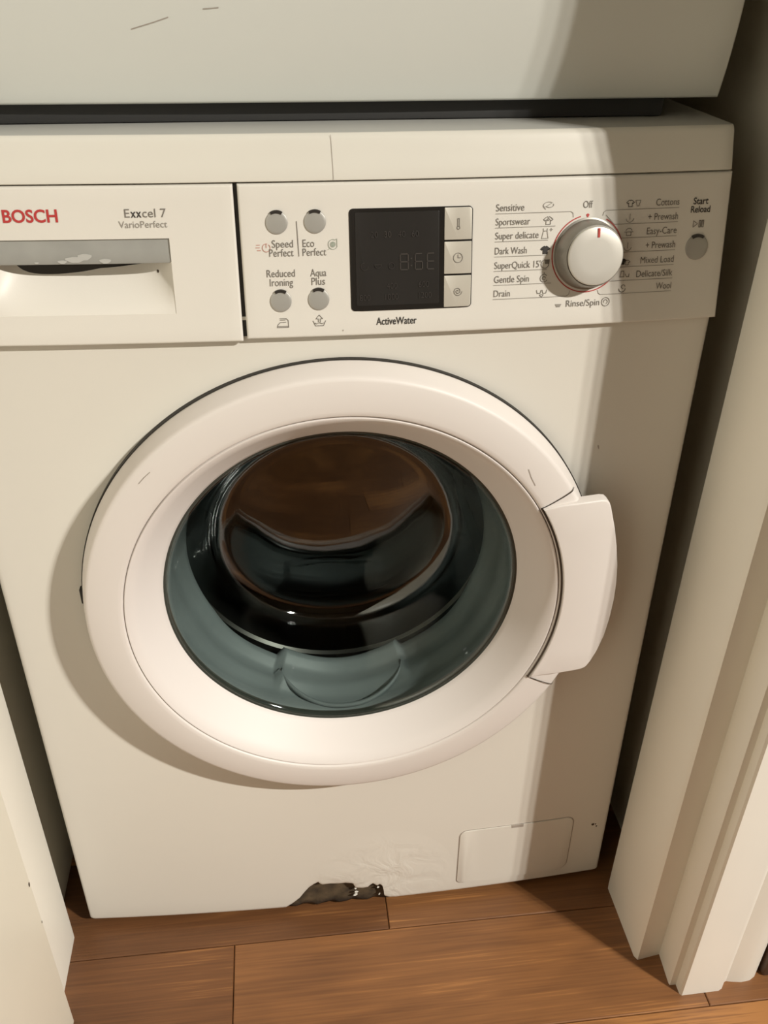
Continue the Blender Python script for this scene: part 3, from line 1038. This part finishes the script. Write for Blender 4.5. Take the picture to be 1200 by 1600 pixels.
# ---- programme knob: axis along the panel normal
KC = Vector((0.1883, S(0.1883, 0.7620), 0.7620))
tx = Vector((1, (S(0.1893, 0.762) - S(0.1873, 0.762)) / 0.002, 0)).normalized()
tz = Vector((0, (S(0.1883, 0.763) - S(0.1883, 0.761)) / 0.002, 1)).normalized()
nn = tx.cross(tz).normalized()          # tx x tz points towards the viewer (-y)
if nn.y > 0: nn = -nn
tz = nn.cross(tx).normalized()
if tz.z < 0: tz = -tz


def turned(name, prof_, mat, parent, n=72, angle=35):
    bm = bmesh.new()
    prev = None
    for r_, h_ in prof_:
        if r_ <= 1e-6:
            c = bm.verts.new(KC + nn * h_)
            for k in range(n):
                bm.faces.new((prev[k], prev[(k + 1) % n], c))
            continue
        ring = [bm.verts.new(KC + tx * (r_ * math.cos(2 * math.pi * k / n)) + tz * (r_ * math.sin(2 * math.pi * k / n)) + nn * h_) for k in range(n)]
        if prev:
            for k in range(n):
                bm.faces.new((prev[k], prev[(k + 1) % n], ring[(k + 1) % n], ring[k]))
        prev = ring
    return from_bm(name, bm, mat, parent, True, angle)


knob = turned('selector_knob', [(0.0262, -0.002), (0.0262, 0.0012), (0.0250, 0.0016), (0.0245, 0.0030), (0.0238, 0.0090), (0.0225, 0.0148), (0.0219, 0.0162), (0.0212, 0.0163), (0.0, 0.0163)], 'knob_side', wm)
knob['label'] = 'silver programme selector knob'
turned('knob_face', [(0.0211, 0.0155), (0.0211, 0.0172), (0.0206, 0.0180), (0.0195, 0.0184), (0.012, 0.0187), (0.0, 0.0188)], 'knob_face', knob)
bm = bmesh.new()
vs_ = [bm.verts.new(KC + tx * a + tz * b + nn * 0.0191) for a, b in ((0.0002, 0.0135), (0.0018, 0.0135), (0.0018, 0.0200), (0.0002, 0.0200))]
f = bm.faces.new(vs_)
e = bmesh.ops.extrude_face_region(bm, geom=[f])
for v in e['geom']:
    if isinstance(v, bmesh.types.BMVert): v.co -= nn * 0.0008
from_bm('knob_mark', bm, 'red', knob, False)
ang = lambda a: (0.1883 + 0.0276 * math.cos(math.radians(a)), 0.7620 + 0.0276 * math.sin(math.radians(a)))
strokes('red_ring', [[ang(a) for a in range(105, 436, 4)][:-3]], 0.0008, 'red', cp)
blob('off_dot', 0.1868, 0.7893, 0.0013, 0.0013, S, 'red', cp, n=14)

# hairline crack in the lid front and scuffs
strokes('hairline_crack', [[(-0.0023, 0.8462), (-0.0020, 0.835), (-0.0016, 0.826), (-0.0016, 0.8175)]], 0.00035, 'scuff', lid, yf=lidy, off=0.0003)

# ---- filter flap, bottom right
fl_o = rrect(0.1232, 0.2562, 0.0268, 0.1175, (0.006, 0.012, 0.009, 0.009))
plate('flap_gap', rrect(0.1222, 0.2572, 0.0258, 0.1185, (0.007, 0.013, 0.010, 0.010)), 0.00012, 'scuff', wm, 0, yf=fb)
flap = plate('filter_flap', fl_o, 0.0010, 'enamel', wm, 0.0008, yf=fb)
flap['label'] = 'small rounded filter flap'
plate('flap_notch', [(0.1825, 0.1140), (0.1962, 0.1140), (0.1962, 0.1180), (0.1825, 0.1180)], 0.0013, 'scuff', flap, 0.0, yf=fb)

# ---- porthole door
ring_prof = [(0.2185, -0.0145), (0.2240, -0.0145), (0.2258, -0.0150), (0.2262, -0.0165), (0.2262, -0.0185), (0.2246, -0.0270), (0.2224, -0.0360), (0.2215, -0.0384), (0.2202, -0.0397), (0.2182, -0.0403),
             (0.2110, -0.0414), (0.2030, -0.0422), (0.1950, -0.0423), (0.1915, -0.0420), (0.1905, -0.0414), (0.1899, -0.0402), (0.1895, -0.0385), (0.1860, -0.0300), (0.1900, -0.0180), (0.2180, -0.0145)]
door = lathe('porthole_door', ring_prof, DCX, DCZ, 'ring', wm, n=192, angle=55, dy=0.0018)
door['label'] = 'round white door ring with pale handle'
fun_prof = [(0.1893, -0.0300), (0.1893, -0.0400), (0.1886, -0.0410), (0.1872, -0.0408), (0.1790, -0.0310), (0.1700, -0.0195), (0.1630, -0.0105), (0.1596, -0.0062), (0.1592, -0.0020), (0.1640, -0.0010), (0.1860, -0.0250)]
lathe('door_funnel', fun_prof, DCX, DCZ, 'funnel', door, n=192, angle=55, dy=0.0018)
lathe('glass_seal', [(0.1600, -0.0066), (0.1580, -0.0060), (0.1572, -0.0030), (0.1578, 0.0020), (0.1640, 0.0020), (0.1640, -0.0010)], DCX, DCZ, 'seal', door, n=160, dy=0.0018)
fp = [(0.1590, -0.0050), (0.1572, -0.0066), (0.1555, -0.0060), (0.1535, -0.0010), (0.1500, 0.0100), (0.1450, 0.0270), (0.1395, 0.0460), (0.1340, 0.0640), (0.1285, 0.0800),
      (0.1235, 0.0890), (0.1170, 0.0945), (0.1090, 0.0963), (0.1000, 0.0952), (0.0800, 0.0918), (0.0550, 0.0886), (0.0250, 0.0868), (0.0, 0.0864)]
bp_ = []
for i, (r, y) in enumerate(fp):
    a = fp[max(0, i - 1)]; c = fp[min(len(fp) - 1, i + 1)]
    tx_, ty_ = c[0] - a[0], c[1] - a[1]
    L_ = math.hypot(tx_, ty_) or 1
    bp_.append((max(0.0, r - ty_ / L_ * -0.0045), y - tx_ / L_ * 0.0045))
bp_[-1] = (0.0, fp[-1][1] + 0.0045)
gl_prof = fp + bp_[::-1]
gob = lathe('glass_bowl', gl_prof, DCX, DCZ, 'glass', door, n=160, angle=80, closed=False, dy=0.0018)
for v in gob.data.vertices:          # the bowl's end slants: shallower at the top, deeper at the bottom
    v.co.y -= 0.15 * (v.co.z - DCZ) * min(1.0, max(0.0, v.co.y / 0.095)) ** 1.5
gob['label'] = 'clear glass bowl of the door'

lathe('rim_gap_shade', [(0.2190, -0.0090), (0.2272, -0.0085), (0.2272, -0.0148), (0.2190, -0.0150)], DCX, DCZ, 'dark', door, n=160)  # dark ring added behind the rim: the gap's shade put into colour

# handle: raised flat wing over the right of the ring
HO = []
for a in lin(-27.6, 30.4, 22):
    HO.append((DCX + 0.1925 * math.cos(math.radians(a)), DCZ + 0.1925 * math.sin(math.radians(a))))
HO += [(0.180, 0.5632), (0.200, 0.5640), (0.2160, 0.5640), (0.2205, 0.5630), (0.2235, 0.5600), (0.2252, 0.5560), (0.2310, 0.5350), (0.2360, 0.5150), (0.2395, 0.4950), (0.2415, 0.4750), (0.2420, 0.4570), (0.2410, 0.4350),
       (0.2385, 0.4140), (0.2340, 0.3960), (0.2290, 0.3835), (0.2255, 0.3780), (0.2220, 0.3762), (0.2160, 0.3757), (0.1960, 0.3755), (0.1800, 0.3755)]


def hy(x, z):
    r = math.hypot(x - DCX, z - DCZ)
    return -0.0420 + max(0, r - 0.195) ** 2 * 2.2


bm = bmesh.new()
fv = [bm.verts.new((x, hy(x, z) - 0.0018, z)) for x, z in HO]
f = bm.faces.new(fv)
e = bmesh.ops.extrude_face_region(bm, geom=[f])
bk = set(v for v in e['geom'] if isinstance(v, bmesh.types.BMVert))
for v in bk:
    v.co.y += 0.0105
fr = [ed for ed in bm.edges if all(v not in bk for v in ed.verts)]
bmesh.ops.bevel(bm, geom=fr, offset=0.0014, segments=3, affect='EDGES', profile=0.5)
bmesh.ops.triangulate(bm, faces=[q for q in bm.faces if len(q.verts) > 6])
from_bm('door_handle', bm, 'ring', door, True, 40)
# seams where the handle insert meets the ring
for a in (30.6, -27.8):
    c, s = math.cos(math.radians(a)), math.sin(math.radians(a))
    bm = bmesh.new()
    hw = 0.00045
    path = [(0.1905, -0.0416), (0.1950, -0.0426), (0.2030, -0.0428), (0.2120, -0.0424), (0.2190, -0.0414), (0.2212, -0.0402), (0.2232, -0.0367)]
    for (ra, ya), (rb, yb) in zip(path[:-1], path[1:]):
        q = []
        for (r_, y_) in ((ra, ya), (rb, yb)):
            for sg in (-1, 1):
                q.append(bm.verts.new((DCX + r_ * c - sg * hw * s, y_ + 0.0014, DCZ + r_ * s + sg * hw * c)))
        bm.faces.new((q[0], q[1], q[3], q[2]))
    from_bm('handle_seam', bm, 'dark', door, False)
# dark joint along the inner edge of the handle
lathe('handle_joint', [(0.1906, -0.0420), (0.1918, -0.0428), (0.1922, -0.0420), (0.1910, -0.0412)], DCX, DCZ, 'speck', door, n=40, closed=True, a0=math.radians(-27.8), a1=math.radians(30.6), dy=0.0010)
# scratch on the ring, scuff near it
strokes('scratch', [[(-0.1605, 0.6035), (-0.1560, 0.6085), (-0.1510, 0.6130)]], 0.0006, 'scuff', door, yf=lambda x, z: -0.0394, off=0.0003)
strokes('scratch', [[(0.1490, 0.5985), (0.1520, 0.5905), (0.1560, 0.5830)]], 0.0005, 'scuff', door, yf=lambda x, z: -0.0405, off=0.0003)

# hinge peeping out on the left
bm = box_bm(-0.2300, -0.2215, -0.0125, -0.0055, 0.4705, 0.4860, 0.001)
from_bm('hinge_block', bm, 'dark', wm, True, 40)

# ---- gasket and drum
lathe('door_gasket', [(0.1780, -0.0040), (0.1760, 0.0080), (0.1690, 0.0130), (0.1660, 0.0200), (0.1668, 0.0280), (0.1640, 0.0350), (0.1590, 0.0400), (0.1560, 0.0470), (0.1568, 0.0560), (0.1530, 0.0620), (0.1470, 0.0660), (0.1452, 0.0720), (0.1500, 0.0790), (0.1640, 0.0860), (0.1900, 0.0900)],
      DCX, DCZ, 'rubber', wm, n=256, angle=60)
gk = bpy.data.objects['door_gasket']
for v in gk.data.vertices:           # folds and a torn-looking lip along the bottom
    dx, dz = v.co.x - DCX, v.co.z - DCZ
    r_ = math.hypot(dx, dz)
    a_ = math.degrees(math.atan2(dz, dx))
    wgt = max(0.0, min(1.0, (v.co.y - 0.03) / 0.025)) * (1.0 if v.co.y < 0.082 else 0.0)
    low = max(0.0, -math.sin(math.radians(a_)))
    d_ = 0.0016 * math.sin(math.radians(a_ * 7)) * low
    if -150 < a_ < -114: d_ += 0.010 * (a_ + 150) / 36
    elif -66 < a_ < -20: d_ += 0.007 * (-20 - a_) / 46
    elif -114 <= a_ <= -66: d_ += -0.002 + 0.004 * math.sin(math.radians((a_ + 114) / 48 * 180))
    k_ = (r_ + d_ * wgt) / r_
    v.co.x, v.co.z = DCX + dx * k_, DCZ + dz * k_
# drain fold: a shallow raised U at the bottom of the gasket
bm = bmesh.new()
prev = None
for i in range(41):
    t = -1 + 2 * i / 40
    a_ = math.radians(-90 + 24 * t)
    yy = 0.052 - 0.034 * (1 - t * t) ** 0.7
    rb_ = 0.1600 if yy > 0.03 else 0.1655
    rb_ = 0.1668 - max(0.0, yy - 0.02) * 0.33
    ring_ = []
    for q in range(8):
        b_ = 2 * math.pi * q / 8
        rr_ = rb_ - 0.0016 + 0.0026 * math.sin(b_)
        ring_.append(bm.verts.new((DCX + rr_ * math.cos(a_), yy + 0.0026 * math.cos(b_), DCZ + rr_ * math.sin(a_))))
    if prev:
        for q in range(8):
            bm.faces.new((prev[q], prev[(q + 1) % 8], ring_[(q + 1) % 8], ring_[q]))
    prev = ring_
from_bm('drain_fold', bm, 'rubber', gk)
drum = lathe('drum', [(0.1530, 0.0900), (0.1560, 0.0870), (0.1640, 0.0900), (0.2300, 0.1000), (0.2420, 0.1150), (0.2420, 0.4000), (0.2300, 0.4150), (0.1500, 0.4050), (0.0500, 0.4200), (0.0, 0.4200)], DCX, DCZ, 'steel', wm, n=96, angle=40)
drum['label'] = 'dark steel drum inside the door'
for a in (90, 210, 330):
    c, s = math.cos(math.radians(a)), math.sin(math.radians(a))
    bm = bmesh.new()
    cr_ = [(-0.030, 0.0), (-0.016, 0.030), (-0.007, 0.042), (0.007, 0.042), (0.016, 0.030), (0.030, 0.0)]
    rws = []
    for y in (0.125, 0.20, 0.30, 0.385):
        k_ = 0.8 if y in (0.125, 0.385) else 1.0
        rws.append([bm.verts.new((DCX + (0.2410 - h * k_) * c - t * s, y, DCZ + (0.2410 - h * k_) * s + t * c)) for t, h in cr_])
    for A, C_ in zip(rws[:-1], rws[1:]):
        for j in range(len(cr_) - 1):
            bm.faces.new((A[j], A[j + 1], C_[j + 1], C_[j]))
    bm.faces.new(rws[0]); bm.faces.new(rws[-1])
    from_bm('drum_paddle', bm, 'steel', drum, True, 40)

# ------------------------------------------------------------------ upper appliance stacked above
up = bpy.data.objects.new('stacked_appliance', None)
up.location = (0, 0.33, 0.8470)
COL.objects.link(up)
tag(up, 'plain white upper appliance stacked above the washing machine', 'appliance')
UZ0, UZ1 = 0.8614, 1.7000
UW = 0.2968


def upy(x, z):
    h = z - UZ0
    return 0.043 + (0.012 * (1 - h / 0.09) ** 2 if h < 0.09 else 0.0) - 0.004 * (1 - (x / UW) ** 2)


uf = sheet('front_panel', lin(-UW, UW, 40), sorted(set(lin(UZ0, UZ0 + 0.09, 14) + lin(UZ0 + 0.09, UZ1, 12))), upy, 'dryer', up, 0.010, 0.002)
box('cabinet_shell', -UW, UW, 0.066, 0.62, UZ0 + 0.001, UZ1, 'cabinet', up, 0.002)
for v in uf.data.vertices:
    v.co.x *= 1 + 0.008 * min(1.0, max(0.0, (v.co.z - UZ0) / 0.07)) ** 0.7
box('black_gap_bar', -0.290, 0.258, 0.063, 0.10, 0.8474, 0.8618, 'foot', up, 0.002)  # black bar filling the gap between lid and upper appliance
for fx in (-0.21, 0.25):
    for fy in (0.16, 0.52):
        bm = bmesh.new()
        bmesh.ops.create_cone(bm, cap_ends=True, segments=24, radius1=0.024, radius2=0.020, depth=0.0154, matrix=Matrix.Translation((fx, fy, 0.8548)))
        from_bm('rubber_foot', bm, 'foot', up, True, 40)
strokes('scratch', [[(-0.1330, 0.9095), (-0.1180, 0.9135), (-0.1080, 0.9165)]], 0.0007, 'scuff', uf, yf=upy, off=0.0003)
strokes('scratch', [[(-0.0840, 0.9215), (-0.0740, 0.9222)]], 0.0007, 'scuff', uf, yf=upy, off=0.0003)
